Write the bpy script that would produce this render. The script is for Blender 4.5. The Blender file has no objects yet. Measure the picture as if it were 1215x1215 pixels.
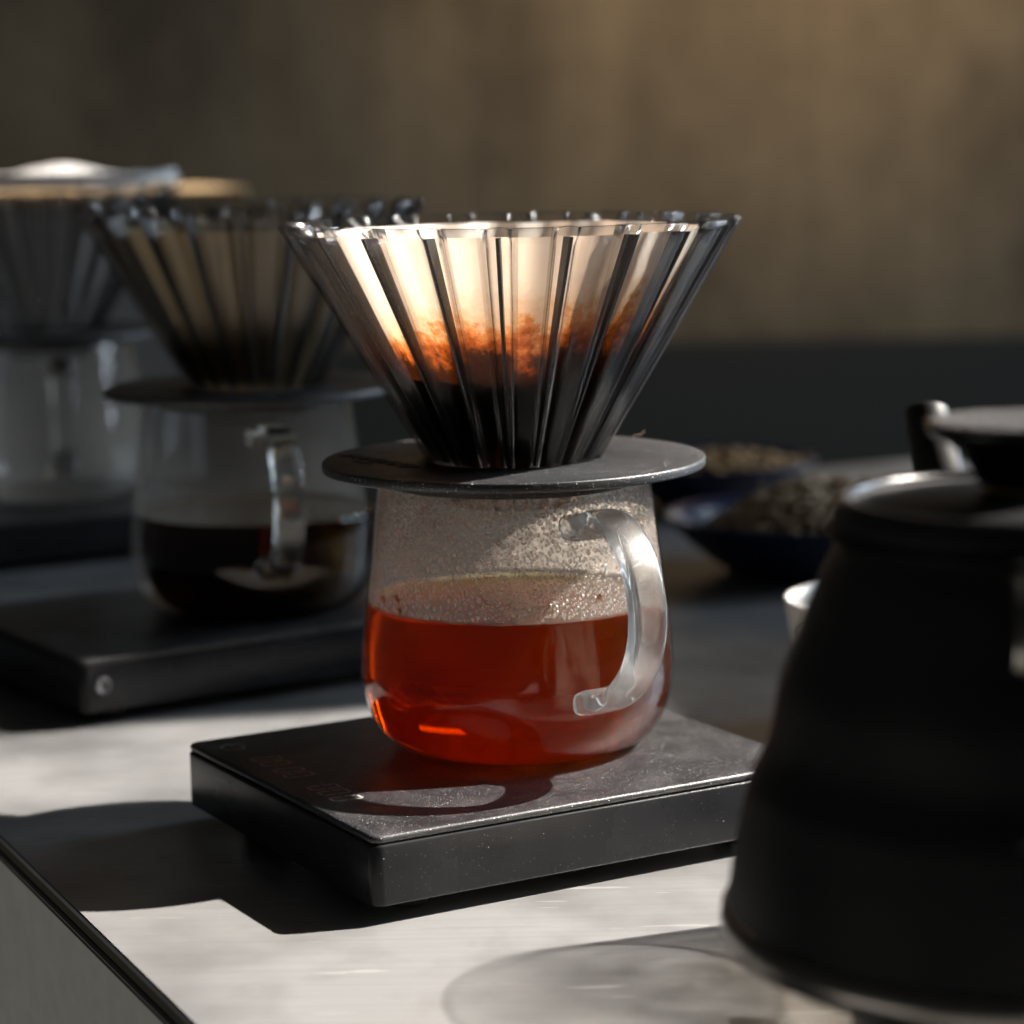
import bpy, bmesh, math, random
from mathutils import Vector, Matrix, noise
random.seed(7)
R = math.radians
sc = bpy.context.scene
C = bpy.context.collection

# ------------------------------------------------------------------ camera
F_PX, IMG, HOR, ROLL, AX = 3000.0, 1215.0, 150.0, 1.1, 606.0
CAM = Vector((0, -0.75, 0.213))
pitch = math.atan((607.5-HOR)/F_PX); yaw = math.atan((AX-607.5)/F_PX)
fw = Vector((-math.sin(yaw)*math.cos(pitch), math.cos(yaw)*math.cos(pitch), -math.sin(pitch)))
r0 = fw.cross(Vector((0, 0, 1))).normalized(); u0 = r0.cross(fw)
cr, sr = math.cos(R(ROLL)), math.sin(R(ROLL))
rr = cr*r0 - sr*u0; uu = sr*r0 + cr*u0
cd = bpy.data.cameras.new('camera'); cam = bpy.data.objects.new('camera', cd); C.objects.link(cam)
cam.matrix_world = Matrix(((rr.x, uu.x, -fw.x, CAM.x), (rr.y, uu.y, -fw.y, CAM.y), (rr.z, uu.z, -fw.z, CAM.z), (0, 0, 0, 1)))
cd.sensor_width = 36; cd.lens = 36*F_PX/IMG; cd.clip_start = .02; cd.clip_end = 50
cd.dof.use_dof = True; cd.dof.focus_distance = 0.705; cd.dof.aperture_fstop = 9.6; cd.dof.aperture_blades = 0
sc.camera = cam

# ------------------------------------------------------------------ world and lamps
w = bpy.data.worlds.new('World'); sc.world = w; w.use_nodes = True
w.node_tree.nodes['Background'].inputs[0].default_value = (.92, .95, 1.0, 1)
w.node_tree.nodes['Background'].inputs[1].default_value = 0.025
AZ, EL = 77, 43
S = Vector((math.sin(R(AZ))*math.cos(R(EL)), math.cos(R(AZ))*math.cos(R(EL)), math.sin(R(EL))))
PH = Vector((-math.cos(R(AZ)), math.sin(R(AZ)), 0)); UH = S.cross(PH); UH = UH if UH.z > 0 else -UH

def area(name, loc, target, sx, sy, power, col, spread=180, xaxis=None):
    ld = bpy.data.lights.new(name, 'AREA'); ld.shape = 'RECTANGLE'; ld.size = sx; ld.size_y = sy
    ld.energy = power; ld.color = col; ld.spread = R(spread)
    o = bpy.data.objects.new(name, ld); C.objects.link(o)
    z = (Vector(loc)-Vector(target)).normalized()
    x = (xaxis or Vector((0, 0, 1)).cross(z)).normalized(); y = z.cross(x)
    o.matrix_world = Matrix(((x.x, y.x, z.x, loc[0]), (x.y, y.y, z.y, loc[1]), (x.z, y.z, z.z, loc[2]), (0, 0, 0, 1)))
    return o
# sunlight that falls through a window opening on the right: a parallel beam of rectangular section
p0, p1, v0, v1 = -.55, .175, -.056, .34
bc = PH*((p0+p1)/2) + UH*((v0+v1)/2)
area('sun_beam', bc+S*1.6, bc, p1-p0, v1-v0, 5.7, (1, .925, .845), 1.0, PH)
for nm, q0, q1, t0, t1, pw in (('sun_beam_left', .46, .72, .192, .50, .7), ('sun_beam_far', .73, 1.10, .118, .45, 2.0)):
    b2 = PH*((q0+q1)/2) + UH*((t0+t1)/2)
    area(nm, b2+S*1.6, b2, q1-q0, t1-t0, pw, (1, .92, .84), 1.0, PH)
# the pale sky seen through the same window
wc = Vector((2.0, 1.05, .85)); wt = Vector((-1.05, 2.0, 0)).normalized()
for i, off in enumerate((-.62, -.18, .20, .60)):
    area('window_pane', wc+wt*off, (0, 0, .08), (.09, .05, .13, .07)[i], 1.15, (11.5, 8.0, 15., 9.5)[i], (.72, .86, 1.0))
# high window light on the far wall, above the picture
area('high_window', (.70, 2.40, .475), (.12, -.2, .12), .60, .09, .55, (.95, .97, 1.0))
# fill lamp added below counter height to brighten the grey side panel
area('panel_fill', (-1.2, -.75, -1.0), (-.12, -.05, -.1), .9, .6, 7.0, (1, .97, .90))
# warm lamp light washing the rear wall
sp_ = bpy.data.lights.new('wall_wash', 'SPOT'); sp_.energy = 66; sp_.color = (1, .77, .50); sp_.spot_size = R(50); sp_.spot_blend = 1.0; sp_.shadow_soft_size = .15
so = bpy.data.objects.new('wall_wash', sp_); C.objects.link(so); so.location = (.62, 1.15, 1.15)
so.rotation_euler = (Vector((.38, 2.45, .66))-so.location).to_track_quat('-Z', 'Y').to_euler()
sc.view_settings.view_transform = 'Standard'; sc.view_settings.look = 'None'
sc.view_settings.exposure = 0; sc.view_settings.gamma = 1; sc.view_settings.use_curve_mapping = False
cy = sc.cycles
cy.max_bounces = 20; cy.transmission_bounces = 16; cy.transparent_max_bounces = 40; cy.glossy_bounces = 6; cy.diffuse_bounces = 4
cy.caustics_reflective = True; cy.caustics_refractive = True; cy.blur_glossy = .3; cy.sample_clamp_indirect = 8
cy.use_denoising = True; cy.volume_bounces = 1

# ------------------------------------------------------------------ materials
def mat(name):
    m = bpy.data.materials.new(name); m.use_nodes = True; nt = m.node_tree; nt.nodes.clear()
    out = nt.nodes.new('ShaderNodeOutputMaterial'); return m, nt, out
def N(nt, t, **k):
    n = nt.nodes.new('ShaderNode'+t)
    for a, v in k.items():
        if a.startswith('i_'): n.inputs[a[2:].replace('_', ' ')].default_value = v
        else: setattr(n, a, v)
    return n
def L(nt, a, b): nt.links.new(a, b)
def coords(nt, scale=(1, 1, 1), rot=(0, 0, 0), gen='Object'):
    tc = N(nt, 'TexCoord'); mp = N(nt, 'Mapping'); mp.inputs['Scale'].default_value = scale; mp.inputs['Rotation'].default_value = rot
    L(nt, tc.outputs[gen], mp.inputs['Vector']); return mp.outputs['Vector']
def ramp(nt, src, pts, interp='LINEAR'):
    r = N(nt, 'ValToRGB'); r.color_ramp.interpolation = interp
    el = r.color_ramp.elements
    while len(el) > 1: el.remove(el[0])
    for i, (p, c) in enumerate(pts):
        e = el[0] if i == 0 else el.new(p)
        e.position = p; e.color = c if len(c) == 4 else (*c, 1)
    L(nt, src, r.inputs[0]); return r.outputs[0]
def math_(nt, op, a, b=None, clamp=False):
    n = N(nt, 'Math', operation=op); n.use_clamp = clamp
    for i, v in enumerate((a, b)):
        if v is None: continue
        if isinstance(v, (int, float)): n.inputs[i].default_value = v
        else: L(nt, v, n.inputs[i])
    return n.outputs[0]
def mixc(nt, fac, a, b):
    n = N(nt, 'Mix', data_type='RGBA')
    for s, v in ((n.inputs[0], fac), (n.inputs[6], a), (n.inputs[7], b)):
        if isinstance(v, (int, float)): s.default_value = v
        elif isinstance(v, tuple): s.default_value = (*v, 1) if len(v) == 3 else v
        else: L(nt, v, s)
    return n.outputs[2]
def bump(nt, h, strength, dist=.001):
    b = N(nt, 'Bump'); b.inputs['Strength'].default_value = strength; b.inputs['Distance'].default_value = dist
    L(nt, h, b.inputs['Height']); return b.outputs[0]

def plastic(name, col, rough, dust=0.0, dust_scale=900, grain=.15, spec=.5, dustcol=(.62, .60, .58), coat=0, smudge=.12):
    m, nt, out = mat(name); b = N(nt, 'BsdfPrincipled')
    v = coords(nt)
    n1 = N(nt, 'TexNoise', i_Scale=45., i_Detail=5.); L(nt, v, n1.inputs['Vector'])
    n2 = N(nt, 'TexNoise', i_Scale=2600., i_Detail=2.); L(nt, v, n2.inputs['Vector'])
    base = mixc(nt, n1.outputs[0], tuple(c*.8 for c in col), tuple(c*1.25 for c in col))
    if dust:
        vo = N(nt, 'TexVoronoi', i_Scale=float(dust_scale)); vo.feature = 'F1'; L(nt, v, vo.inputs['Vector'])
        sp = math_(nt, 'LESS_THAN', vo.outputs['Distance'], .16)
        cs = N(nt, 'SeparateColor'); L(nt, vo.outputs['Color'], cs.inputs[0])
        pick = math_(nt, 'GREATER_THAN', cs.outputs[0], 1-dust)
        vo2 = N(nt, 'TexVoronoi', i_Scale=float(dust_scale)*2.3); L(nt, v, vo2.inputs['Vector'])
        cs2 = N(nt, 'SeparateColor'); L(nt, vo2.outputs['Color'], cs2.inputs[0])
        fine = math_(nt, 'MULTIPLY', math_(nt, 'LESS_THAN', vo2.outputs['Distance'], .28), math_(nt, 'GREATER_THAN', cs2.outputs[1], 1-dust*1.6))
        f = math_(nt, 'MAXIMUM', math_(nt, 'MULTIPLY', sp, pick), math_(nt, 'MULTIPLY', fine, .45))
        n3 = N(nt, 'TexNoise', i_Scale=70., i_Detail=6.); L(nt, v, n3.inputs['Vector'])
        f = math_(nt, 'ADD', f, math_(nt, 'MULTIPLY', math_(nt, 'SUBTRACT', n3.outputs[0], .45, True), smudge), True)
        base = mixc(nt, f, base, dustcol)
    L(nt, base, b.inputs['Base Color'])
    rg = math_(nt, 'MULTIPLY_ADD', n1.outputs[0], .25); nt.nodes[-1].inputs[2].default_value = rough-.12
    L(nt, rg, b.inputs['Roughness']); b.inputs['Specular IOR Level'].default_value = spec
    b.inputs['Coat Weight'].default_value = coat; b.inputs['Coat Roughness'].default_value = .06
    L(nt, bump(nt, n2.outputs[0], grain, .0003), b.inputs['Normal'])
    L(nt, b.outputs[0], out.inputs[0]); return m

def schlick(nt, base=.04, normal=None):
    lw = N(nt, 'LayerWeight'); lw.inputs['Blend'].default_value = .5
    if normal is not None: L(nt, normal, lw.inputs['Normal'])
    f = math_(nt, 'POWER', lw.outputs['Facing'], 5.)
    n = math_(nt, 'MULTIPLY_ADD', f, 1-base); nt.nodes[-1].inputs[2].default_value = base
    return n

def thin_glass(name, tint=(.985, .99, .985), rough=.0, base=.022):
    m, nt, out = mat(name)
    t = N(nt, 'BsdfTransparent'); t.inputs[0].default_value = (*tint, 1)
    g = N(nt, 'BsdfGlossy', i_Roughness=rough)
    mx = N(nt, 'MixShader'); L(nt, schlick(nt, base), mx.inputs[0]); L(nt, t.outputs[0], mx.inputs[1]); L(nt, g.outputs[0], mx.inputs[2])
    L(nt, mx.outputs[0], out.inputs[0]); return m

def solid_glass(name, ior=1.47, col=(.99, 1, .99), milk=0.0):
    m, nt, out = mat(name); g = N(nt, 'BsdfGlass', i_IOR=ior, i_Roughness=0.0); g.inputs[0].default_value = (*col, 1)
    sh = g.outputs[0]
    if milk:
        t = N(nt, 'BsdfTranslucent'); t.inputs[0].default_value = (.9, .87, .84, 1)
        x = N(nt, 'MixShader'); x.inputs[0].default_value = milk; L(nt, sh, x.inputs[1]); L(nt, t.outputs[0], x.inputs[2]); sh = x.outputs[0]
        gg = N(nt, 'BsdfGlossy', i_Roughness=.33); x = N(nt, 'MixShader'); x.inputs[0].default_value = .11; L(nt, sh, x.inputs[1]); L(nt, gg.outputs[0], x.inputs[2]); sh = x.outputs[0]
        tr = N(nt, 'BsdfTransparent'); tr.inputs[0].default_value = (1, 1, 1, 1)
        x = N(nt, 'MixShader'); x.inputs[0].default_value = .12; L(nt, sh, x.inputs[1]); L(nt, tr.outputs[0], x.inputs[2]); sh = x.outputs[0]
    L(nt, sh, out.inputs[0]); return m

def bead_mat(name):
    """small water bead: clear in the middle, dark at the rim where it bends light away, catching the sun"""
    m, nt, out = mat(name); lw = N(nt, 'LayerWeight'); lw.inputs['Blend'].default_value = .5
    t = N(nt, 'BsdfTransparent'); L(nt, ramp(nt, lw.outputs['Facing'], [(0, (1, 1, 1)), (.35, (.9, .88, .86)), (.75, (.34, .31, .29)), (1, (.22, .2, .19))]), t.inputs[0])
    tr = N(nt, 'BsdfTranslucent'); tr.inputs[0].default_value = (.95, .84, .74, 1)
    x = N(nt, 'MixShader'); x.inputs[0].default_value = .27; L(nt, t.outputs[0], x.inputs[1]); L(nt, tr.outputs[0], x.inputs[2])
    g = N(nt, 'BsdfGlossy', i_Roughness=.22); y = N(nt, 'MixShader'); L(nt, schlick(nt, .05), y.inputs[0]); L(nt, x.outputs[0], y.inputs[1]); L(nt, g.outputs[0], y.inputs[2])
    L(nt, y.outputs[0], out.inputs[0]); return m

def coffee_mat(name, sig, scat=0.0):
    """absorbing liquid: part of the light is bent at the surface, part passes straight, fine particles scatter a little"""
    m, nt, out = mat(name); g = N(nt, 'BsdfGlass', i_IOR=1.34, i_Roughness=0.0); g.inputs[0].default_value = (1, 1, 1, 1)
    t = N(nt, 'BsdfTransparent'); t.inputs[0].default_value = (1, 1, 1, 1)
    x = N(nt, 'MixShader'); x.inputs[0].default_value = .18; L(nt, g.outputs[0], x.inputs[1]); L(nt, t.outputs[0], x.inputs[2])
    L(nt, x.outputs[0], out.inputs[0])
    mx = max(sig); a = N(nt, 'VolumeAbsorption'); a.inputs['Density'].default_value = mx
    a.inputs['Color'].default_value = (*[1-q/mx for q in sig], 1); vol = a.outputs[0]
    if scat:
        sc_ = N(nt, 'VolumeScatter'); sc_.inputs['Density'].default_value = scat; sc_.inputs['Color'].default_value = (1, .62, .30, 1); sc_.inputs['Anisotropy'].default_value = .25
        ad = N(nt, 'AddShader'); L(nt, vol, ad.inputs[0]); L(nt, sc_.outputs[0], ad.inputs[1]); vol = ad.outputs[0]
    L(nt, vol, out.inputs['Volume']); return m

def smoky(name, sigma=85):
    m, nt, out = mat(name); v = coords(nt)
    n2 = N(nt, 'TexNoise', i_Scale=1500., i_Detail=3.); L(nt, v, n2.inputs['Vector'])
    bn = bump(nt, n2.outputs[0], .30, .0004)
    t = N(nt, 'BsdfTransparent'); t.inputs[0].default_value = (1, 1, 1, 1)
    gl = N(nt, 'BsdfGlass', i_IOR=1.5, i_Roughness=.06); gl.inputs[0].default_value = (1, 1, 1, 1)
    m1 = N(nt, 'MixShader'); m1.inputs[0].default_value = .04; L(nt, t.outputs[0], m1.inputs[1]); L(nt, gl.outputs[0], m1.inputs[2])
    d = N(nt, 'BsdfDiffuse'); d.inputs[0].default_value = (.04, .041, .043, 1)
    m0 = N(nt, 'MixShader'); m0.inputs[0].default_value = .012; L(nt, m1.outputs[0], m0.inputs[1]); L(nt, d.outputs[0], m0.inputs[2])
    g = N(nt, 'BsdfGlossy', i_Roughness=.17); L(nt, bn, g.inputs['Normal'])
    m2 = N(nt, 'MixShader'); L(nt, schlick(nt, .022), m2.inputs[0]); L(nt, m0.outputs[0], m2.inputs[1]); L(nt, g.outputs[0], m2.inputs[2])
    L(nt, m2.outputs[0], out.inputs[0])
    a = N(nt, 'VolumeAbsorption'); a.inputs['Density'].default_value = sigma; a.inputs['Color'].default_value = (.10, .04, .0, 1)
    L(nt, a.outputs[0], out.inputs['Volume']); return m

def paper_mat(name, stained=True, white=(.94, .87, .78)):
    m, nt, out = mat(name); tc = N(nt, 'TexCoord'); sx = N(nt, 'SeparateXYZ'); L(nt, tc.outputs['Object'], sx.inputs[0])
    n = N(nt, 'TexNoise', i_Scale=75., i_Detail=7., i_Roughness=.62); L(nt, tc.outputs['Object'], n.inputs['Vector'])
    nb = N(nt, 'TexNoise', i_Scale=22., i_Detail=2.); L(nt, tc.outputs['Object'], nb.inputs['Vector'])
    fib = N(nt, 'TexNoise', i_Scale=700., i_Detail=3.); L(nt, tc.outputs['Object'], fib.inputs['Vector'])
    if stained:
        # height plus ragged noise plus a tilt of the pour line to the right
        h = math_(nt, 'ADD', sx.outputs[2], math_(nt, 'MULTIPLY', math_(nt, 'SUBTRACT', n.outputs[0], .5), .030))
        h = math_(nt, 'ADD', h, math_(nt, 'MULTIPLY', math_(nt, 'SUBTRACT', nb.outputs[0], .5), .020))
        n4 = N(nt, 'TexNoise', i_Scale=320., i_Detail=4., i_Roughness=.7); L(nt, tc.outputs['Object'], n4.inputs['Vector'])
        h = math_(nt, 'ADD', h, math_(nt, 'MULTIPLY', math_(nt, 'SUBTRACT', n4.outputs[0], .5), .014))
        h = math_(nt, 'ADD', h, math_(nt, 'MULTIPLY', sx.outputs[0], -.11))
        k = math_(nt, 'MULTIPLY', math_(nt, 'SUBTRACT', h, .030), 1/.045)
        col = ramp(nt, k, [(0, (.012, .005, .002)), (.20, (.03, .009, .003)), (.30, (.30, .075, .012)), (.40, (.62, .25, .07)), (.46, (.74, .52, .33)), (.62, (.84, .74, .62)), (.80, white), (1, white)])
    else:
        col = mixc(nt, fib.outputs[0], white, tuple(c*.9 for c in white))
    d = N(nt, 'BsdfDiffuse'); t = N(nt, 'BsdfTranslucent'); L(nt, col, d.inputs[0]); wm = N(nt, 'Mix', data_type='RGBA', blend_type='MULTIPLY'); wm.inputs[0].default_value = 1; L(nt, col, wm.inputs[6]); wm.inputs[7].default_value = (1, .82, .68, 1); L(nt, wm.outputs[2], t.inputs[0])
    bn = bump(nt, fib.outputs[0], .4, .0003); L(nt, bn, d.inputs['Normal'])
    mx = N(nt, 'MixShader'); mx.inputs[0].default_value = .40; L(nt, d.outputs[0], mx.inputs[1]); L(nt, t.outputs[0], mx.inputs[2])
    L(nt, mx.outputs[0], out.inputs[0]); return m

def rough_mat(name, c0, c1, scale=300., rough=.7, b=.6, dist=.001):
    m, nt, out = mat(name); p = N(nt, 'BsdfPrincipled', i_Roughness=rough); v = coords(nt)
    n = N(nt, 'TexNoise', i_Scale=scale, i_Detail=5.); L(nt, v, n.inputs['Vector'])
    L(nt, mixc(nt, n.outputs[0], c0, c1), p.inputs['Base Color']); L(nt, bump(nt, n.outputs[0], b, dist), p.inputs['Normal'])
    L(nt, p.outputs[0], out.inputs[0]); return m

def steel_mat(name):
    m, nt, out = mat(name); b = N(nt, 'BsdfPrincipled'); v0_ = coords(nt)
    ang = R(-14)
    v = coords(nt, (5., 420., 1.), (0, 0, ang))
    n = N(nt, 'TexNoise', i_Scale=1., i_Detail=6., i_Roughness=.65); L(nt, v, n.inputs['Vector'])
    vb = coords(nt, (14., 14., 14.)); nb = N(nt, 'TexNoise', i_Scale=1., i_Detail=6.); L(nt, vb, nb.inputs['Vector'])
    vs = coords(nt, (22., 260., 1.), (0, 0, R(-22))); ns = N(nt, 'TexNoise', i_Scale=1., i_Detail=2.); L(nt, vs, ns.inputs['Vector'])
    scr = math_(nt, 'GREATER_THAN', ns.outputs[0], .70)
    c = mixc(nt, n.outputs[0], (.245, .245, .246), (.385, .384, .383))
    c = mixc(nt, math_(nt, 'MULTIPLY', math_(nt, 'SUBTRACT', nb.outputs[0], .40, True), 3.2), c, (.13, .13, .131))
    c = mixc(nt, math_(nt, 'MULTIPLY', scr, .35), c, (.60, .59, .58))
    vf = coords(nt, (55., 55., 55.)); nf = N(nt, 'TexNoise', i_Scale=1., i_Detail=6., i_Roughness=.7); L(nt, vf, nf.inputs['Vector'])
    c = mixc(nt, math_(nt, 'MULTIPLY', math_(nt, 'SUBTRACT', nf.outputs[0], .52, True), 1.8), c, (.22, .21, .20))
    vt = coords(nt, (3., 170., 1.), (0, 0, R(38))); ntx = N(nt, 'TexNoise', i_Scale=1., i_Detail=2.); L(nt, vt, ntx.inputs['Vector'])
    c = mixc(nt, math_(nt, 'MULTIPLY', math_(nt, 'GREATER_THAN', ntx.outputs[0], .72), .5), c, (.18, .175, .17))
    L(nt, c, b.inputs['Base Color']); b.inputs['Metallic'].default_value = .45
    rg = math_(nt, 'MULTIPLY_ADD', nb.outputs[0], .22); nt.nodes[-1].inputs[2].default_value = .26
    L(nt, rg, b.inputs['Roughness'])
    L(nt, bump(nt, n.outputs[0], .10, .0004), b.inputs['Normal'])
    L(nt, b.outputs[0], out.inputs[0]); return m

def wall_mat(name):
    m, nt, out = mat(name); b = N(nt, 'BsdfPrincipled', i_Roughness=.85)
    v = coords(nt, (4.2, 1, .7)); n = N(nt, 'TexNoise', i_Scale=1., i_Detail=5.); L(nt, v, n.inputs['Vector'])
    v2 = coords(nt, (5., 5., 4.2)); n2 = N(nt, 'TexNoise', i_Scale=1., i_Detail=6., i_Roughness=.6); L(nt, v2, n2.inputs['Vector'])
    v3 = coords(nt, (38., 1., 2.)); n3 = N(nt, 'TexNoise', i_Scale=1., i_Detail=3.); L(nt, v3, n3.inputs['Vector'])
    c = ramp(nt, n2.outputs[0], [(.34, (.095, .066, .036)), (.5, (.22, .155, .088)), (.64, (.31, .225, .132))])
    c = mixc(nt, math_(nt, 'MULTIPLY', n.outputs[0], .55), c, (.15, .118, .080))
    c = mixc(nt, math_(nt, 'MULTIPLY', math_(nt, 'SUBTRACT', n3.outputs[0], .45, True), 1.1), c, (.10, .080, .052))
    L(nt, c, b.inputs['Base Color']); L(nt, bump(nt, n2.outputs[0], .3, .01), b.inputs['Normal']); L(nt, b.outputs[0], out.inputs[0]); return m

def flat_mat(name, col, rough=.5, metal=0.):
    m, nt, out = mat(name); b = N(nt, 'BsdfPrincipled', i_Roughness=rough, i_Metallic=metal); v = coords(nt)
    n = N(nt, 'TexNoise', i_Scale=120., i_Detail=4.); L(nt, v, n.inputs['Vector'])
    L(nt, mixc(nt, n.outputs[0], tuple(c*.85 for c in col), tuple(min(1, c*1.12) for c in col)), b.inputs['Base Color'])
    L(nt, b.outputs[0], out.inputs[0]); return m

def fog_mat(name, dens=1.0):
    m, nt, out = mat(name); v = coords(nt)
    vo = N(nt, 'TexVoronoi', i_Scale=1100.); L(nt, v, vo.inputs['Vector'])
    n = N(nt, 'TexNoise', i_Scale=60., i_Detail=4.); L(nt, v, n.inputs['Vector'])
    t = N(nt, 'BsdfTransparent'); t.inputs[0].default_value = (1, 1, 1, 1)
    tr = N(nt, 'BsdfTranslucent'); tr.inputs[0].default_value = (.95, .81, .67, 1)
    d = N(nt, 'BsdfDiffuse'); d.inputs[0].default_value = (.85, .82, .8, 1)
    m0 = N(nt, 'MixShader'); m0.inputs[0].default_value = .35; L(nt, tr.outputs[0], m0.inputs[1]); L(nt, d.outputs[0], m0.inputs[2])
    sx = N(nt, 'SeparateXYZ'); L(nt, v, sx.inputs[0])
    lowz = math_(nt, 'MULTIPLY', math_(nt, 'SUBTRACT', .108, sx.outputs[2], True), 3.0)
    f = math_(nt, 'MULTIPLY', math_(nt, 'ADD', lowz, .055), math_(nt, 'ADD', n.outputs[0], .45))
    f = math_(nt, 'MULTIPLY', f, dens, True)
    mx = N(nt, 'MixShader'); L(nt, f, mx.inputs[0]); L(nt, t.outputs[0], mx.inputs[1]); L(nt, m0.outputs[0], mx.inputs[2])
    L(nt, mx.outputs[0], out.inputs[0]); return m

M = dict(
    steel=steel_mat('brushed_steel'), wall=wall_mat('plaster_wall'),
    panel=flat_mat('grey_panel', (.42, .42, .39), .6), edge=flat_mat('edge_strip', (.10, .085, .05), .35, .6), gap=flat_mat('dark_gap', (.012, .012, .011), .7),
    black=plastic('black_plastic', (.014, .0145, .016), .38, .06, 1500, .25),
    holder=plastic('holder_plastic', (.015, .016, .018), .40, .16, 850, .45, smudge=.03),
    scale_top=plastic('scale_top', (.013, .0135, .015), .36, .14, 1000, .30, smudge=.14),
    scale_body=plastic('scale_body', (.012, .0125, .014), .24, .004, 1300, .15, spec=.22, smudge=.02),
    glyph=flat_mat('grey_print', (.26, .264, .272), .6), emboss=flat_mat('emboss', (.006, .006, .007), .3),
    foot=flat_mat('rubber', (.010, .010, .010), .8),
    shell=thin_glass('clear_glass'), handle=solid_glass('handle_glass', milk=.025), handle_clear=solid_glass('handle_clear_glass'), drip=coffee_mat('coffee_drip', (300, 900, 1800)), drop=bead_mat('water_bead'), fog=fog_mat('fog_film', 1.45), fog_thin=fog_mat('thin_fog_film', .75), shadow_film=fog_mat('shadow_dimming_film', 3.4),
    coffee=coffee_mat('coffee', (7, 46, 230), 3.4), coffee2=coffee_mat('dark_coffee', (70, 150, 330), 2.),
    smoky=smoky('smoky_resin'), dark_band_fin=plastic('dark_band_black', (.016, .016, .018), .34, .10, 1500, .6, smudge=0), paper=paper_mat('stained_paper'), whitepaper=paper_mat('white_paper', False), drypaper=flat_mat('dry_paper', (.78, .75, .72), .95), tanpaper=paper_mat('tan_paper', False, (.30, .23, .13)),
    grounds=rough_mat('wet_grounds', (.008, .004, .002), (.035, .014, .006), 900., .45, .9, .002),
    kettle=plastic('kettle_black', (.007, .007, .0072), .48, 0, 900, .2, spec=.26), lidblack=plastic('lid_black', (.008, .008, .0085), .55, 0, 900, .2, spec=.2), knob=plastic('knob_black', (.006, .006, .0065), .24, 0, 900, .1), brass=flat_mat('brass', (.45, .28, .10), .3, 1.), ksteel=flat_mat('stainless', (.20, .185, .165), .28, 1.),
    white=flat_mat('porcelain', (.78, .74, .69), .25), navy=plastic('navy_glaze', (.011, .015, .046), .28, 0, 900, .05),
    bean_g=rough_mat('green_beans', (.32, .22, .12), (.48, .35, .21), 90., .6, .3), bean_b=rough_mat('brown_beans', (.26, .14, .045), (.40, .23, .08), 90., .6, .3),
    wood=rough_mat('pale_wood', (.30, .20, .10), (.42, .29, .15), 30., .6, .2), cap=flat_mat('grey_cap', (.06, .06, .065), .3))

# ------------------------------------------------------------------ mesh helpers
def obj(name, bm, m, parent=None, smooth=True, loc=None):
    me = bpy.data.meshes.new(name)
    if isinstance(bm, bmesh.types.BMesh):
        bmesh.ops.recalc_face_normals(bm, faces=bm.faces); bm.to_mesh(me); bm.free()
    else: me.from_pydata(*bm)
    if smooth:
        me.polygons.foreach_set('use_smooth', [True]*len(me.polygons))
    o = bpy.data.objects.new(name, me); C.objects.link(o); me.materials.append(M[m] if isinstance(m, str) else m)
    if parent: o.parent = parent
    if loc: o.location = loc
    return o
def autosmooth(o, deg=35):
    me = o.data; bm = bmesh.new(); bm.from_mesh(me)
    for e in bm.edges:
        if len(e.link_faces) == 2 and e.calc_face_angle(0) > R(deg): e.smooth = False
    bm.to_mesh(me); bm.free(); return o
def empty(name, loc=(0, 0, 0), rz=0):
    o = bpy.data.objects.new(name, None); o.empty_display_size = .02; C.objects.link(o); o.location = loc; o.rotation_euler.z = rz; return o
def tag(o, label, cat, group=None, kind=None):
    o['label'] = label; o['category'] = cat
    if group: o['group'] = group
    if kind: o['kind'] = kind
    return o
def lathe(prof, seg=96, closed=True):
    """prof: list of (r,z); revolve; r==0 points become poles. closed joins last to first."""
    bm = bmesh.new(); rings = []
    for r, z in prof:
        if r < 1e-7: rings.append([bm.verts.new((0, 0, z))])
        else: rings.append([bm.verts.new((r*math.cos(2*math.pi*i/seg), r*math.sin(2*math.pi*i/seg), z)) for i in range(seg)])
    pairs = list(zip(rings, rings[1:])) + ([(rings[-1], rings[0])] if closed else [])
    for a, b in pairs:
        for i in range(seg):
            j = (i+1) % seg
            if len(a) == 1 and len(b) == 1: continue
            if len(a) == 1: bm.faces.new((a[0], b[i], b[j]))
            elif len(b) == 1: bm.faces.new((a[i], a[j], b[0]))
            else: bm.faces.new((a[i], a[j], b[j], b[i]))
    return bm
def spline(pts, n=8):
    """Catmull-Rom through pts (tuples of any length)."""
    P = [Vector(p) for p in pts]; out = []
    for i in range(len(P)-1):
        a = P[max(i-1, 0)]; b = P[i]; c = P[i+1]; d = P[min(i+2, len(P)-1)]
        for k in range(n):
            t = k/n
            out.append(.5*((2*b)+(c-a)*t+(2*a-5*b+4*c-d)*t*t+(3*b-a-3*c+d)*t**3))
    out.append(P[-1]); return out
def boxbm(x0, x1, y0, y1, z0, z1, bev=0, seg=3):
    bm = bmesh.new(); bmesh.ops.create_cube(bm, size=1)
    for v in bm.verts: v.co = Vector(((x0+x1)/2+v.co.x*(x1-x0), (y0+y1)/2+v.co.y*(y1-y0), (z0+z1)/2+v.co.z*(z1-z0)))
    if bev: bmesh.ops.bevel(bm, geom=list(bm.edges), offset=bev, segments=seg, affect='EDGES', profile=.5)
    return bm
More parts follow.
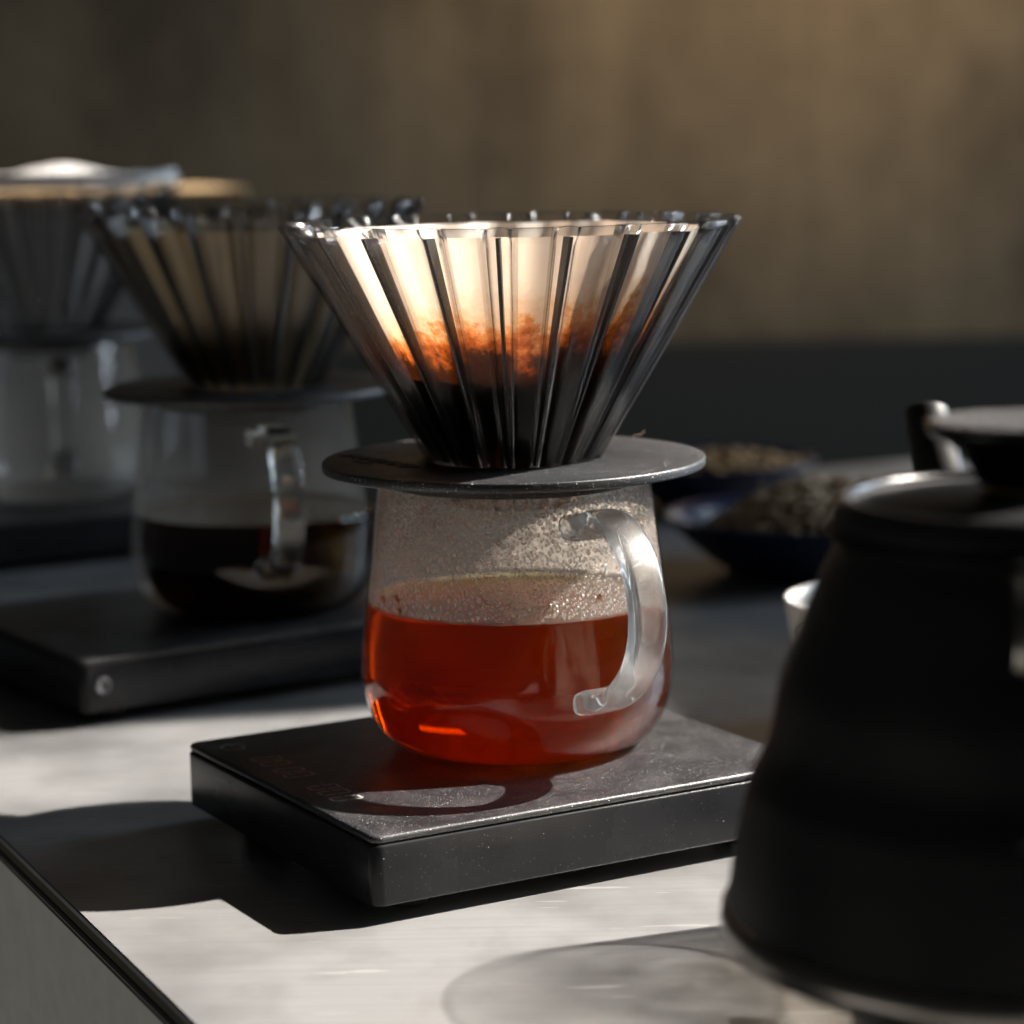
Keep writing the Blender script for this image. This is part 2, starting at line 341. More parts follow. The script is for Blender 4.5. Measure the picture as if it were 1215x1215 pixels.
def roundslab(hx, hy, z0, z1, rad, bev, seg=8):
    """slab with rounded plan corners and small bevels on the rims"""
    def ring(inset, z):
        pts = []
        for cx, cy_, a0 in ((1, 1, 0), (-1, 1, 90), (-1, -1, 180), (1, -1, 270)):
            r = max(rad-inset, .0002)
            for k in range(seg+1):
                a = R(a0+90*k/seg); pts.append((cx*(hx-rad)+r*math.cos(a), cy_*(hy-rad)+r*math.sin(a), z))
        return pts
    lv = []
    for k in range(4):
        a = math.pi/2*k/3; lv.append((bev*(1-math.sin(a)), z0+bev*(1-math.cos(a))))
    for k in range(4):
        a = math.pi/2*k/3; lv.append((bev*(1-math.cos(a)), z1-bev*(1-math.sin(a))))
    bm = bmesh.new(); rg = [[bm.verts.new(p) for p in ring(i, z)] for i, z in lv]; n = len(rg[0])
    for a, b in zip(rg, rg[1:]):
        for i in range(n): bm.faces.new((a[i], a[(i+1) % n], b[(i+1) % n], b[i]))
    bm.faces.new(rg[0][::-1]); bm.faces.new(rg[-1]); return bm
def sweep(path, secfn, cap=True, up=None):
    """path: Vectors; secfn(t)->list of 2D (n,b) points; frame: b is fixed side vector 'up'."""
    bm = bmesh.new(); rings = []; n = len(path); side = Vector(up).normalized() if up else None; pn = None
    for i, p in enumerate(path):
        t = (path[min(i+1, n-1)]-path[max(i-1, 0)]).normalized()
        if side is not None: b = side
        else:
            b = Vector((0, 0, 1)).cross(t) if pn is None else pn - t*pn.dot(t)
            if b.length < 1e-5: b = Vector((1, 0, 0)).cross(t)
            b.normalize(); pn = b
        nn = b.cross(t).normalized()
        rings.append([bm.verts.new(p+nn*x+b*y) for x, y in secfn(i/(n-1))])
    k = len(rings[0])
    for a, b in zip(rings, rings[1:]):
        for i in range(k): bm.faces.new((a[i], a[(i+1) % k], b[(i+1) % k], b[i]))
    if cap: bm.faces.new(rings[0][::-1]); bm.faces.new(rings[-1])
    return bm
def superell(a, b, n=20, e=2.6):
    out = []
    for i in range(n):
        t = 2*math.pi*i/n; c, s = math.cos(t), math.sin(t)
        out.append((a*math.copysign(abs(c)**(2/e), c), b*math.copysign(abs(s)**(2/e), s)))
    return out
def kids(o): return [c for c in bpy.data.objects if c.parent == o]
def copy_tree(o, parent=None):
    c = o.copy(); C.objects.link(c); c.parent = parent
    for k in kids(o): copy_tree(k, c)
    return c

# ------------------------------------------------------------------ setting: counter and wall
e0, e1 = Vector((-.160, .007, 0)), Vector((-.079, -.164, 0))
ed = (e0-e1).normalized(); en = Vector((ed.y, -ed.x, 0)); en = en if en.x > 0 else -en      # along the edge to the back, and inwards
ct = empty('counter', (0, 0, 0)); ct['kind'] = 'structure'
def cpt(along, inn, z): p = e0+ed*along+en*inn; return (p.x, p.y, z)
def slab(name, a0, a1, i0, i1, z0, z1, m, parent, bev=0):
    bm = bmesh.new(); vs = [bm.verts.new(cpt(a, i, z)) for z in (z0, z1) for a, i in ((a0, i0), (a1, i0), (a1, i1), (a0, i1))]
    for f in ((0, 1, 2, 3), (4, 5, 6, 7), (0, 1, 5, 4), (1, 2, 6, 5), (2, 3, 7, 6), (3, 0, 4, 7)): bm.faces.new([vs[i] for i in f])
    if bev:
        bmesh.ops.recalc_face_normals(bm, faces=bm.faces); bmesh.ops.bevel(bm, geom=list(bm.edges), offset=bev, segments=2, affect='EDGES')
    return obj(name, bm, m, parent, False)
slab('steel_sheet', -.75, .57, 0, 1.5, -.0022, 0, 'steel', ct, .0004)
slab('edge_strip', -.75, .57, .0015, .012, -.0062, -.0026, 'edge', ct)
slab('shadow_gap', -.75, .57, .003, .5, -.0085, -.0066, 'gap', ct)
slab('side_panel', -.75, .57, .001, .02, -.75, -.0088, 'panel', ct, .0006)
bk = obj('dark_wainscot', boxbm(-2.6, 2.9, 2.41, 2.44, -.8, -.06, .004), flat_mat('dark_laminate', (.040, .036, .031), .9), None, False); bk['kind'] = 'structure'
bm = bmesh.new()
for v in ((-2.6, 2.45, -.8), (2.9, 2.45, -.8), (2.9, 2.45, 1.9), (-2.6, 2.45, 1.9)): bm.verts.new(v)
bm.verts.ensure_lookup_table(); bm.faces.new(bm.verts[:])
wl = obj('wall_back', bm, 'wall', None, False); wl['kind'] = 'structure'

# ------------------------------------------------------------------ one pour-over set (origin: carafe axis on the counter)
ZT = .025                        # top of a scale
def make_scale(name):
    s = empty(name)
    hx, hy = .074, .0645
    b = obj('body', roundslab(hx, hy, .0052, .0225, .0035, .0009), 'scale_body', s); autosmooth(b, 40)
    t = obj('top_plate', roundslab(hx-.0003, hy-.0003, .0226, ZT, .0033, .0011), 'scale_top', s); autosmooth(t, 40)
    for x in (-1, 1):
        for y in (-1, 1):
            obj('foot', lathe([(0, 0), (.0065, 0), (.0068, .0006), (.0066, .0052), (0, .0052)], 20, False), 'foot', s, True, (x*.056, y*.047, 0))
    # display: ring of the power key and idle seven-segment digits along the short edge
    bm = lathe([(.0034, 0), (.0038, 0), (.0038, .00006), (.0034, .00006)], 28)
    o = obj('power_key', bm, 'glyph', t, False, (-.0645, .0500, ZT+.00004))
    bm = boxbm(-.00022, .00022, .0004, .0046, 0, .00006); obj('power_bar', bm, 'glyph', o, False, (0, 0, .00012))
    segs = {'a': ((0, 2), (1, 2)), 'b': ((1, 1), (1, 2)), 'c': ((1, 0), (1, 1)), 'd': ((0, 0), (1, 0)), 'e': ((0, 0), (0, 1)), 'f': ((0, 1), (0, 2)), 'g': ((0, 1), (1, 1))}
    DG = {'0': 'abcdef', '2': 'abged', '3': 'abgcd'}
    def digits(txt, y0, h):
        bm = bmesh.new(); y = y0
        def q(px, py, qx, qy, wd=.00042):
            # glyph frame: gx runs towards -y, gy towards +x
            d = Vector((qx-px, qy-py)); 
            if d.length < 1e-9: d = Vector((1e-6, 0))
            n = Vector((-d.y, d.x)).normalized()*wd; dd = d.normalized()*wd*.9
            P = [Vector((px, py))+n*0+dd*0]
            cs = [(px+dd.x+n.x, py+dd.y+n.y), (px+dd.x-n.x, py+dd.y-n.y), (qx-dd.x-n.x, qy-dd.y-n.y), (qx-dd.x+n.x, qy-dd.y+n.y)]
            bm.faces.new([bm.verts.new((b_, -a_, 0)) for a_, b_ in cs])
        for ch in txt:
            if ch in DG:
                for s_ in DG[ch]:
                    (ax, ay), (bx, by) = segs[s_]
                    q(y+ax*h*.5+ay*h*.05, ay*h*.5, y+bx*h*.5+by*h*.05, by*h*.5)
                y += h*.80
            elif ch == ':':
                for g in (.3, .7): q(y, h*g, y+.0011, h*g, .0005)
                y += h*.30
            elif ch == '.':
                q(y-h*.12, 0, y-h*.12+.0011, 0, .0005); y += h*.10
            else: y += h*.5
        return bm
    obj('timer_digits', digits('00:00', 0, .0085), 'glyph', t, False, (-.0660, .0335, ZT+.00005))
    obj('weight_digits', digits('00.0', 0, .0085), 'glyph', t, False, (-.0660, -.0065, ZT+.00005))
    return s

OUT = [(0, ZT), (.026, ZT), (.0325, ZT+.0003), (.0388, ZT+.0026), (.0436, ZT+.0074), (.0466, ZT+.0142), (.0479, .0465), (.0479, .0535), (.0471, .0625), (.0456, .0740), (.0436, .0900), (.0412, .1088), (.0410, .1100)]
def outer_r(z):
    for (r1, z1), (r2, z2) in zip(OUT, OUT[1:]):
        if z1 <= z <= z2 and z2 > z1: return r1+(r2-r1)*(z-z1)/(z2-z1)
    return OUT[-1][0]
oc = [(v[0], v[1]) for v in spline([(r, z) for r, z in OUT[1:]], 5)]
oc = [(0, ZT)]+oc
def inward(th):
    res = []
    for i, (r, z) in enumerate(oc):
        a = oc[max(i-1, 0)]; b = oc[min(i+1, len(oc)-1)]
        t = Vector((b[0]-a[0], b[1]-a[1])).normalized(); res.append((max(r-t.y*th, 0), z+t.x*th))
    return res
def inner_pts(th): 
    p = inward(th); p[0] = (0, ZT+th); return p
HAZ = R(29)
def hdir(a): return Vector((math.sin(a), -math.cos(a), 0))
def make_server(name, az=HAZ, foggy=True, hm='handle', level=.0703):
    s = empty(name)
    gi = inner_pts(.0016)
    prof = oc + [(oc[-1][0]-.0008, oc[-1][1]+.0006)] + gi[::-1]
    obj('glass_body', lathe(prof, 128, False), 'shell', s)
    d = hdir(az); side = Vector((-d.y, d.x, 0))
    pth = spline([(.0420, .0978), (.0426, .0979), (.0440, .0983), (.0465, .0994), (.0510, .1012), (.0600, .1000), (.0690, .0935), (.0745, .0830), (.0752, .0710), (.0705, .0600), (.0620, .0520), (.0555, .0484), (.0515, .0474), (.0494, .0471), (.0480, .0470), (.0474, .0470)], 6)
    path = [d*p[0]+Vector((0, 0, p[1])) for p in pth]
    def sec(t):
        k = (.15+.85*min(1, t/.05)**.5 if t < .05 else 1)*(.15+.85*min(1, (1-t)/.05)**.5 if t > .95 else 1)
        k *= 1+.50*math.exp(-((t-.08)/.07)**2)+.40*math.exp(-((t-.91)/.07)**2)
        return superell(.0027*k, .0064*k*(1-.10*math.sin(math.pi*t)), 28, 3.6)
    obj('handle', sweep(path, sec, True, side), hm, s)
    if foggy:
        fp = [(r-.00005, z) for r, z in inner_pts(.0007) if z > level+.0008]
        obj('fog_film', lathe(fp, 96, False), 'fog', s)
        # beads of condensation on the inner wall: half lenses
        rnd = random.Random(3); V = []; Fc = []
        ic = [(r, z) for r, z in inner_pts(.00062) if z > .05]
        def ir(z):
            for (r1, z1), (r2, z2) in zip(ic, ic[1:]):
                if z1 <= z <= z2: return r1+(r2-r1)*(z-z1)/(z2-z1)
            return ic[-1][0]
        n = 8
        cells = {}
        tries = 0; made = 0
        clear = [(R(-62), .0735, .0015), (R(-58), .0775, .0013), (R(-50), .0728, .0013), (R(-31), .086, .0022), (R(-31), .080, .0014), (R(-31.5), .076, .0013), (R(40), .084, .002), (R(8), .094, .0012)]
        while made < 4200 and tries < 60000:
            tries += 1
            z = level+.0012+rnd.random()**.9*(.1050-level); a = rnd.uniform(-math.pi, math.pi)
            front = abs(a) < R(100)
            if not front and rnd.random() < .65: continue
            rad = ir(z)
            if any(abs((a-ca)*rad) < cr_ and abs(z-cz) < cr_*1.3 for ca, cz, cr_ in clear): continue
            q = .00040+.00055*rnd.random()**2.8+.00010*(1-(z-level)/(.107-level))
            key = (int(a*rad/.0011), int(z/.0011)); bad = False
            for i in (-1, 0, 1):
                for j in (-1, 0, 1):
                    for (aa, zz, qq) in cells.get((key[0]+i, key[1]+j), ()):
                        if math.hypot((a-aa)*rad, z-zz) < (q+qq)*.92: bad = True; break
            if bad: continue
            cells.setdefault(key, []).append((a, z, q)); made += 1
            dr = hdir(a); sd = Vector((-dr.y, dr.x, 0)); up = Vector((0, 0, 1)); p = dr*rad+up*z; o = len(V); ec = rnd.uniform(.9, 1.25)
            for rr_, hh in ((1., 0), (.78, .42)):
                for i in range(n):
                    t = 2*math.pi*i/n+rr_; V.append(p+sd*(q*rr_*math.cos(t))+up*(q*ec*rr_*math.sin(t))-dr*(q*hh))
            V.append(p-dr*q*.62); V.append(p+dr*0)
            for i in range(n):
                j = (i+1) % n
                Fc.append((o+i, o+n+i, o+n+j, o+j)); Fc.append((o+n+i, o+2*n, o+n+j)); Fc.append((o+i, o+j, o+2*n+1))
        c = obj('condensation', (V, [], Fc), 'drop', s, True); c['kind'] = 'stuff'
        bmx = bmesh.new(); bmx.from_mesh(c.data); bmesh.ops.recalc_face_normals(bmx, faces=bmx.faces); bmx.to_mesh(c.data); bmx.free()
        bmd = bmesh.new()
        for a, z, q in ((-62, .0745, .0011), (-52, .0757, .0012), (-50, .0722, .0010), (-66, .0722, .0006), (-57, .0720, .0006), (-3, .0760, .0008), (12, .0757, .0008), (33, .0770, .0009), (-20, .0795, .0006), (-75, .0790, .0008)):
            dr = hdir(R(a)); rad = outer_r(z)-.0006
            mt = Matrix.Translation(dr*rad+Vector((0, 0, z))) @ Matrix.Rotation(R(a), 4, 'Z') @ Matrix.Diagonal((q*.85, q*.5, q*1.1, 1))
            bmesh.ops.create_icosphere(bmd, subdivisions=2, radius=1, matrix=mt)
        dd = obj('coffee_drops', bmd, 'drip', s); dd['kind'] = 'stuff'
    return s
def coffee_body(level, m):
    ip = [(max(r-.00012, 0), z) for r, z in inner_pts(.0004)]
    ip[0] = (0, ip[0][1])
    low = [p for p in ip if p[1] < level-.0002]
    rl = outer_r(level)-.00058
    prof = low+[(rl, level), (rl-.0003, level+.0003), (rl-.0011, level-.0003), (rl-.003, level-.0007), (rl-.008, level-.0008), (0, level-.0008)]
    return obj('brewed_coffee', lathe(prof, 128, False), m)

ZD = .1138
def make_holder(name):
    h = empty(name)
    p = [(.0262, .1107), (.0574, .1107), (.0580, .1110), (.0582, .1115), (.0582, ZD-.0006), (.0580, ZD-.0002), (.0575, ZD), (.0268, ZD), (.0262, ZD-.0005)]
    obj('disc', lathe(p, 160), 'holder', h); autosmooth(kids(h)[-1], 50)
    obj('locating_ring', lathe([(.0345, .1060), (.0368, .1060), (.0368, .1106), (.0345, .1106)], 96), 'holder', h, False)
    # raised lettering, read from the far side
    cu = bpy.data.curves.new('lettering', 'FONT'); cu.body = 'ORIGAMI'; cu.size = .0088; cu.extrude = .00015; cu.align_x = 'CENTER'; cu.space_character = 1.08; cu.shear = .25
    to = bpy.data.objects.new('tmp', cu); C.objects.link(to)
    bpy.context.view_layer.update(); dg = bpy.context.evaluated_depsgraph_get()
    me = bpy.data.meshes.new_from_object(to.evaluated_get(dg)); bpy.data.objects.remove(to)
    lt = bpy.data.objects.new('lettering', me); C.objects.link(lt); me.materials.clear(); me.materials.append(M['emboss']); lt.parent = h
    lt.location = (-.0375, -.0035, ZD+.00012); lt.rotation_euler.z = R(125)
    bm = bmesh.new()
    for i in range(7):
        g = bmesh.ops.create_cube(bm, size=1)['verts']
        for v in g: v.co = Vector((v.co.x*.0007+(i-3)*.0013, v.co.y*.0013, v.co.z*.0002))
    o = obj('small_print', bm, 'emboss', h, False); o.location = (-.0455, -.0075, ZD+.0001); o.rotation_euler.z = R(125)
    return h

NP = 20; ZR = .1856
def dr_out(z): return .0684-.598*(ZR-z)
def dr_dep(z): return .0030+.0042*max(0, (z-.1138)/(ZR-.1138))
PH0 = R(6)
def make_dripper(name):
    bm = bmesh.new(); rows = 16; rings = []
    for k in range(rows+1):
        z = .1005+(ZR-.1005)*k/rows; ro = dr_out(z); dp = min(dr_dep(z), ro*.25); ri = ro-dp; ring = []
        for i in range(NP):
            c = PH0+2*math.pi*i/NP
            for a, r in ((-4.0, ro), (-3.6, ro), (0, ro), (3.6, ro), (4.0, ro), (5.0, ri), (5.4, ri), (9, ri), (12.6, ri), (13.0, ri)):
                t = c+R(a); rad = r/math.cos(R(a)) if a <= 4 else r/math.cos(R(a-9))*math.cos(R(4))
                if abs(a) == 4.0: rad -= .0002
                ring.append(bm.verts.new((rad*math.cos(t), rad*math.sin(t), z)))
        rings.append(ring)
    n = len(rings[0])
    for a, b in zip(rings, rings[1:]):
        for i in range(n): bm.faces.new((a[i], a[(i+1) % n], b[(i+1) % n], b[i]))
    d = obj(name, bm, 'smoky')
    m = d.modifiers.new('wall', 'SOLIDIFY'); m.thickness = .0013; m.offset = -1; m.use_even_offset = True
    autosmooth(d, 25)
    # black fins added in the valleys imitate dark refraction bands, one shared mesh
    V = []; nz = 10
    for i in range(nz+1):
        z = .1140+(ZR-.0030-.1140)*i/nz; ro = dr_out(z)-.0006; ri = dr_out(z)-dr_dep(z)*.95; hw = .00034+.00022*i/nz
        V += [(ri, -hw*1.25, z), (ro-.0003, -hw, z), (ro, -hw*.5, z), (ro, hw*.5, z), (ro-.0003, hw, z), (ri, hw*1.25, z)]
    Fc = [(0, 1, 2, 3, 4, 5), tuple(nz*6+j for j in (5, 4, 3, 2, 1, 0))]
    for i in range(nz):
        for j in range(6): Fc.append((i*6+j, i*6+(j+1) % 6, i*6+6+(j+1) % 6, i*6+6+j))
    r1 = obj('dark_band_fin', (V, [], Fc), 'dark_band_fin', d, False)
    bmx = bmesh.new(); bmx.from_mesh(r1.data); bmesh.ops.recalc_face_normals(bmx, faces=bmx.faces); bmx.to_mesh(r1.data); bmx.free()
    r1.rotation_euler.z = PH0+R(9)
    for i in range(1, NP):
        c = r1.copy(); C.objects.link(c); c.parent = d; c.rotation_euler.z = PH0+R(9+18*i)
    return d
def filt_r(z): return dr_out(z)-dr_dep(z)-.0019-.0012
def make_filter(name, m, top=.1825):
    bm = bmesh.new(); rings = []; seg = 160; rows = 40
    for k in range(rows+1):
        ring = []
        for i in range(seg):
            a = 2*math.pi*i/seg; z = .1055+(top-.1055)*k/rows
            z += .0005*noise.noise((3*math.cos(a), 3*math.sin(a), 7.1))*(k/rows)**4
            r = filt_r(z)+.0010*math.cos(NP*(a-PH0))*(k/rows)+.0008*noise.noise((4*math.cos(a), 4*math.sin(a), z*60))
            ring.append(bm.verts.new((r*math.cos(a), r*math.sin(a), z-.1055)))
        rings.append(ring)
    for a, b in zip(rings, rings[1:]):
        for i in range(seg): bm.faces.new((a[i], a[(i+1) % seg], b[(i+1) % seg], b[i]))
    return obj(name, bm, m, None, True, (0, 0, .1055))
def make_grounds(name):
    bm = bmesh.new(); seg = 96; rings = []
    prof = [(.0, .108)] + [(1, .108+.032*k/10) for k in range(11)]
    for f, z in prof[1:]:
        rings.append([(a_, f, z) for a_ in range(seg)])
    vr = []
    for ring in rings:
        vr.append([bm.verts.new(((filt_r(z)-.0012)*math.cos(2*math.pi*i/seg), (filt_r(z)-.0012)*math.sin(2*math.pi*i/seg), z)) for i, f, z in ring])
    for k, f in enumerate((.93, .80, .60, .40, .20)):
        row = []
        for i in range(seg):
            a = 2*math.pi*i/seg; r = (filt_r(.140)-.0012)*f; x, y = r*math.cos(a), r*math.sin(a)
            row.append(bm.verts.new((x, y, .1405-.010*(1-f*f)+.004*x/.03*f+.0022*noise.noise((x*160, y*160, 2)))))
        vr.append(row)
    for a, b in zip(vr, vr[1:]):
        for i in range(seg): bm.faces.new((a[i], a[(i+1) % seg], b[(i+1) % seg], b[i]))
    bm.faces.new(vr[-1]); bm.faces.new(vr[0][::-1])
    return obj(name, bm, 'grounds')

SC_AX = math.atan2(-.020+.093, .0875+.0403)          # heading of the scale's long side
def scale_at(s, x, y, rz): s.location = (x, y, 0); s.rotation_euler.z = rz
P1 = Vector((0, 0)); P2 = Vector((-.104, .25)); P3 = Vector((-.236, .555))
scale1 = make_scale('digital_scale'); scale_at(scale1, -.0065, 0, SC_AX)
tag(scale1, 'black digital scale with faint digits under the server of amber coffee', 'scale', 'digital scales in a row')
srv1 = make_server('glass_server'); tag(srv1, 'fogged clear glass server of sunlit amber coffee in the middle', 'server', 'glass servers in a row')
cof1 = coffee_body(.0703, 'coffee'); tag(cof1, 'glowing red amber coffee half filling the middle glass server', 'coffee')
hold1 = make_holder('dripper_holder'); tag(hold1, 'black dusty disc with raised lettering on the middle glass server', 'dripper holder', 'disc holders on servers')
dri1 = make_dripper('coffee_dripper'); tag(dri1, 'sunlit smoky ribbed cone dripper with glowing filter, in sharp focus', 'dripper', 'ribbed drippers in a row')
fil1 = make_filter('paper_filter', 'paper'); tag(fil1, 'glowing cream paper filter stained orange inside the sharp front dripper', 'filter', 'paper filters')
gro1 = make_grounds('coffee_grounds'); tag(gro1, 'dark wet coffee grounds low inside the glowing front filter', 'grounds', kind='stuff')
for o_ in (srv1, cof1, hold1, dri1, fil1, gro1): o_.location.x += .0012; o_.location.y += .012
def moved(o, p, label, rz=0):
    c = copy_tree(o); c.location = Vector((o.location.x+p.x-(0 if o is scale1 else .0012), o.location.y+p.y-(0 if o is scale1 else .012), o.location.z)); c.rotation_euler.z = o.rotation_euler.z+rz; c['label'] = label; return c
s2 = moved(scale1, P2, 'blurred black digital scale behind, with a round port on its side', R(2)); s2.location = (-.1295, .2390, 0); s2.rotation_euler.z = R(33)
pt = obj('port', lathe([(0, 0), (.0028, 0), (.0032, .0004), (.0032, .0011), (.0024, .0013), (.0021, .0007), (0, .0007)], 24, False), 'cap', s2); pt.rotation_euler.x = R(90); pt.location = (-.0660, -.0645, .0150)
srv2 = make_server('glass_server', R(17), False, 'handle_clear'); srv2.location = (P2.x, P2.y, 0); tag(srv2, 'blurred glass server of nearly black coffee on the second scale', 'server', 'glass servers in a row')
cof2 = coffee_body(.0635, 'coffee2'); cof2.location = (P2.x+.004, P2.y, 0); tag(cof2, 'nearly black coffee in the blurred second glass server', 'coffee')
obj('fog_film', lathe([(r-.00005, z) for r, z in inner_pts(.0007) if z > .0625], 96, False), 'fog_thin', srv2)
moved(hold1, P2+Vector((.002, 0)), 'blurred black disc on the server of dark coffee', R(120)); moved(dri1, P2+Vector((.004, 0)), 'blurred smoky ribbed dripper in shade directly behind the front one', R(5))
f2 = make_filter('paper_filter', 'tanpaper', .176); f2.location = (P2.x+.004, P2.y, .1055); tag(f2, 'dim tan paper filter inside the blurred second dripper', 'filter', 'paper filters')
g2 = moved(gro1, P2+Vector((.004, 0)), 'dark coffee grounds inside the blurred second dripper')
s3 = moved(scale1, P3, 'blurred black scale farthest back at the left picture edge', R(2))
srv3 = make_server('glass_server', R(14), False, 'handle_clear'); srv3.location = (P3.x, P3.y, 0); tag(srv3, 'blurred empty glass server farthest back at the left edge', 'server', 'glass servers in a row')
moved(hold1, P3, 'blurred black disc farthest back at the left edge', R(200)); moved(dri1, P3, 'blurred dark ribbed dripper farthest back at the left edge', R(9))
obj('fog_film', lathe([(r-.00005, z) for r, z in inner_pts(.0007) if z > .03], 96, False), 'fog_thin', srv3)

ps = empty('paper_stack', (P3.x-.006, P3.y, ZR+.0004)); tag(ps, 'stack of white paper filters lying over the farthest left dripper', 'paper filters')
for i in range(4):
    bm = bmesh.new(); rows = []; rn = random.Random(40+i); ph = rn.uniform(0, 6)
    for q in range(9):
        rad = (.074+.002*math.sin(i*2.1))*q/8
        rows.append([bm.verts.new((rad*math.cos(2*math.pi*t/64), rad*math.sin(2*math.pi*t/64), i*.0018+(.0016*math.sin(5*2*math.pi*t/64+ph)*(q/8)**2 if q else 0)+(.0032*max(0, 1-abs(rad*math.cos(2*math.pi*t/64)-.003)/.030) if i == 3 else 0)+.0018*(q/8)**2)) for t in range(64)] if q else [bm.verts.new((0, 0, i*.0018+(.0029 if i == 3 else 0)))])
    for t in range(64): bm.faces.new((rows[0][0], rows[1][t], rows[1][(t+1) % 64]))
    for a, b in zip(rows[1:], rows[2:]):
        for t in range(64): bm.faces.new((a[t], b[t], b[(t+1) % 64], a[(t+1) % 64]))
    bmesh.ops.recalc_face_normals(bm, faces=bm.faces); bmesh.ops.solidify(bm, geom=list(bm.faces), thickness=.0006)
    obj('sheet', bm, 'drypaper', ps)

# ------------------------------------------------------------------ kettle on its heating base
KX, KY = .1032, -.25
kz = .0465
k = empty('kettle', (KX, KY, kz)); k.scale = (.855, .855, .868); tag(k, 'matte black stepped kettle with wide flat knob, blurred at the right', 'kettle')
kp = [(0, .0010), (.066, .0010), (.0690, .0035), (.0706, .0062), (.0698, .0135), (.0682, .0235), (.0664, .0320), (.0650, .0380), (.0628, .0425), (.0606, .0470), (.0594, .0520), (.0580, .0610), (.0560, .0675), (.0525, .0760), (.0480, .0875), (.0452, .0935), (.0440, .0960), (.0400, .0965), (0, .0965)]
def scurve(p, n=5):
    return [(max(0, v[0]), v[1]) for v in spline(p, n)]
obj('body', lathe(scurve(kp), 128, False), 'kettle', k)
obj('base_ring', lathe([(.0650, 0), (.0700, 0), (.0716, .0012), (.0722, .0045), (.0718, .0078), (.0704, .0090), (.0650, .0030)], 128), 'ksteel', k)
lid = obj('lid', lathe(scurve([(0, .0970), (.0440, .0970), (.0452, .0985), (.0452, .1012), (.0441, .1040), (.0424, .1047), (.0408, .1041), (.0390, .1036), (.0300, .1052), (.0180, .1066), (0, .1070)], 5), 128, False), 'lidblack', k)
obj('lid_rim', lathe([(.0424+.0016*math.cos(a*math.pi/6), .1043+.0016*math.sin(a*math.pi/6)) for a in range(12)], 128), 'knob', lid)
obj('knob', lathe(scurve([(0, .1080), (.0105, .1082), (.0118, .1100), (.0160, .1160), (.0218, .1195), (.0236, .1212), (.0236, .1224), (.0230, .1231), (.0180, .1233), (0, .1230)], 4), 96, False), 'knob', lid)
obj('knob_collar', lathe([(0, .1060), (.0100, .1060), (.0100, .1085), (0, .1085)], 48, False), 'brass', lid)
sd = Vector((-.02, .999, 0)).normalized()
sp = spline([(.055, .030), (.080, .034), (.102, .046), (.112, .064), (.110, .082), (.111, .096), (.117, .1085), (.121, .1155)], 7)
obj('spout', sweep([sd*p[0]+Vector((.003-.0040*max(0, (p[1]-.085)/.03), 0, p[1]-.0035)) for p in sp], lambda t: superell(.0100-.0038*t, .0100-.0038*t, 24, 2), True, Vector((sd.y, -sd.x, 0))), 'kettle', k)
hd = Vector((-.02, -.999, 0)).normalized()
hp = spline([(.055, .0930), (.066, .0960), (.082, .0965), (.098, .0920), (.108, .0800), (.112, .0620), (.112, .0420), (.110, .0300)], 6)
obj('handle', sweep([hd*p[0]+Vector((0, 0, p[1])) for p in hp], lambda t: superell(.0055, .0105, 24, 2.6), True, Vector((-hd.y, hd.x, 0))), 'knob', k)
hb = spline([(.0435, .094), (.050, .094), (.0555, .0890), (.0565, .0815), (.0540, .0760)], 5)
obj('handle_bracket', sweep([hd*p[0]+Vector((0, 0, p[1])) for p in hb], lambda t: superell(.0012, .0125, 16, 4), True, Vector((-hd.y, hd.x, 0))), 'ksteel', k)
hbs = obj('heating_base', lathe(scurve([(0, 0), (.036, 0), (.0385, .0012), (.0390, .0050), (.0340, .0300), (.0320, .0430), (.0310, .0455), (.0290, .0464), (0, .0464)], 4), 96, False), 'black', None, True, (KX, KY, 0))
tag(hbs, 'black round heating base carrying the kettle at the lower right', 'heating base')

srv4 = make_server('glass_server', R(-40), False, 'handle_clear'); srv4.location = (.1130, -.1300, -ZT+.0003); tag(srv4, 'empty clear glass server on the counter, hidden behind the kettle', 'server', 'glass servers in a row')
obj('fog_film', lathe([(r-.00005, z) for r, z in inner_pts(.0007) if z > .03], 96, False), 'shadow_film', srv4)  # dense film added so the unseen server casts a greyer shadow

# ------------------------------------------------------------------ cup, dishes of beans, filter box
cup = empty('cup', (.1365, .13, 0)); cup.scale = (1, 1, .84); tag(cup, 'small white porcelain cup half hidden behind the kettle', 'cup')
co = [(0, .003), (.020, .003), (.021, 0), (.024, 0), (.0255, .004), (.031, .014), (.0358, .028), (.0385, .042), (.0402, .0545)]
obj('bowl', lathe(scurve(co, 4)+[(.0393, .0550)]+[(max(0, r-.0022), z+.0012) for r, z in scurve(co[4:], 4)[::-1] if z < .053]+[(0, .0062)], 96, False), 'white', cup)
def ear():
    p = spline([(.037, .046), (.047, .046), (.052, .036), (.047, .024), (.033, .020)], 6); d = Vector((.8, .6, 0))
    return sweep([d*v[0]+Vector((0, 0, v[1])) for v in p], lambda t: superell(.0022, .0032, 12, 2), True, Vector((-.6, .8, 0)))
obj('handle', ear(), 'white', cup)
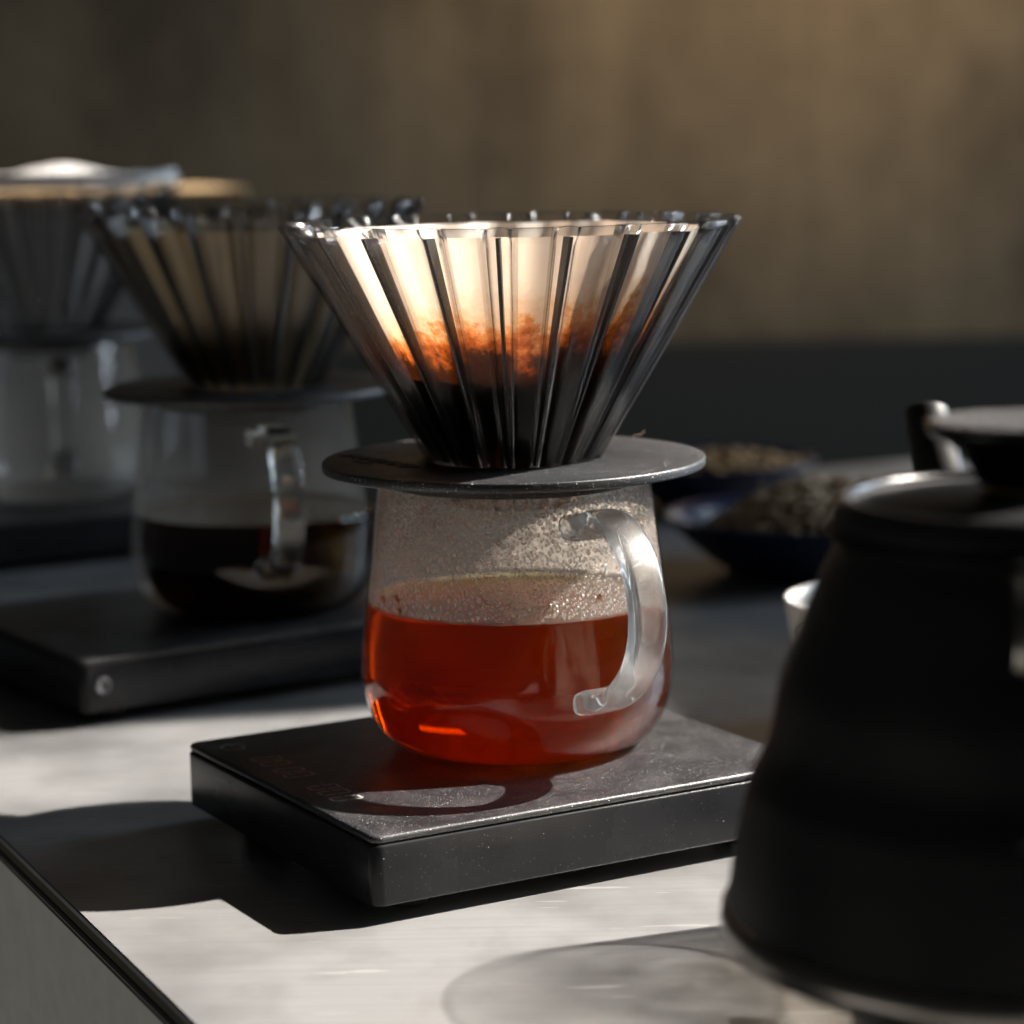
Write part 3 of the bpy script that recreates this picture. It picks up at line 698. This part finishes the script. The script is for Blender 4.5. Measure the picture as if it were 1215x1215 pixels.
def dish(loc, rad, h, label, m, count, seed, blabel, blen, heap):
    o = obj('dish', lathe(scurve([(0, .0015), (rad*.42, .0015), (rad*.45, 0), (rad*.52, 0), (rad*.56, .003), (rad*.78, h*.5), (rad*.97, h*.94), (rad, h)], 4)+[(rad-.0012, h+.0012), (rad*.95, h*.99)]+[(max(0, r-.003), z+.002) for r, z in scurve([(rad*.56, .003), (rad*.78, h*.5), (rad*.95, h*.9)], 4)[::-1]]+[(0, .005)], 72, False), 'navy', None, True, loc)
    tag(o, label, 'dish', 'dishes of beans')
    rnd = random.Random(seed); tb = bmesh.new(); bmesh.ops.create_icosphere(tb, subdivisions=1, radius=1); bv = [v.co.copy() for v in tb.verts]; bf = [[v.index for v in f.verts] for f in tb.faces]; tb.free()
    V = []; Fc = []
    for i in range(count):
        a = rnd.uniform(0, 2*math.pi); q = math.sqrt(rnd.random())*rad*.80; x, y = q*math.cos(a)+heap*.3, q*math.sin(a)
        if math.hypot(x, y) > rad*.84: continue
        top = h*.62+heap*(1-(math.hypot(x-heap*.6, y)/rad)**2)
        z = top-rnd.random()*.006
        ro = Matrix.Rotation(rnd.uniform(0, 6.28), 3, 'Z') @ Matrix.Rotation(rnd.uniform(-.7, .7), 3, 'X'); o_ = len(V)
        for v in bv: V.append(ro @ Vector((v.x*blen, v.y*blen*.68, v.z*blen*.45))+Vector((x, y, z)))
        Fc += [[j+o_ for j in f] for f in bf]
    b = obj('coffee_beans', (V, [], Fc), m, None, True, loc); tag(b, blabel, 'beans', kind='stuff')
dish((.140, .44, 0), .068, .028, 'navy glazed dish of pale beans beside the black kettle', 'bean_g', 900, 5, 'heap of pale olive coffee beans in the nearer navy dish', .0050, .026)
dish((.114, .655, 0), .058, .026, 'dark navy dish of brown beans farther back beyond the pale ones', 'bean_b', 800, 6, 'brown coffee beans in the farther dark dish', .0050, .014)
bx = empty('lidded_box', (-.30, .86, 0), R(8)); tag(bx, 'dark box with a pale wooden lid behind the farthest drippers', 'box')
obj('box_body', boxbm(-.16, .10, -.06, .06, 0, .1695, .002), flat_mat('grey_box', (.22, .22, .225), .7), bx, False)
obj('box_lid', boxbm(-.165, .135, -.065, .065, .1700, .1790, .002), 'wood', bx, False)
# a curl of lint standing on the rim of the front holder
lp = spline([(.0385, .0410, ZD+.0001), (.0388, .0405, ZD+.0008), (.0402, .0400, ZD+.0010), (.0415, .0400, ZD+.0016), (.0420, .0400, ZD+.0024)], 5)
ln = obj('lint_fibre', sweep([Vector(p)+Vector((.0012, .012, 0)) for p in lp], lambda t: superell(.00011, .00011, 6, 2)), 'whitepaper'); tag(ln, 'tiny curled white fibre on the far edge of the dusty disc', 'lint')
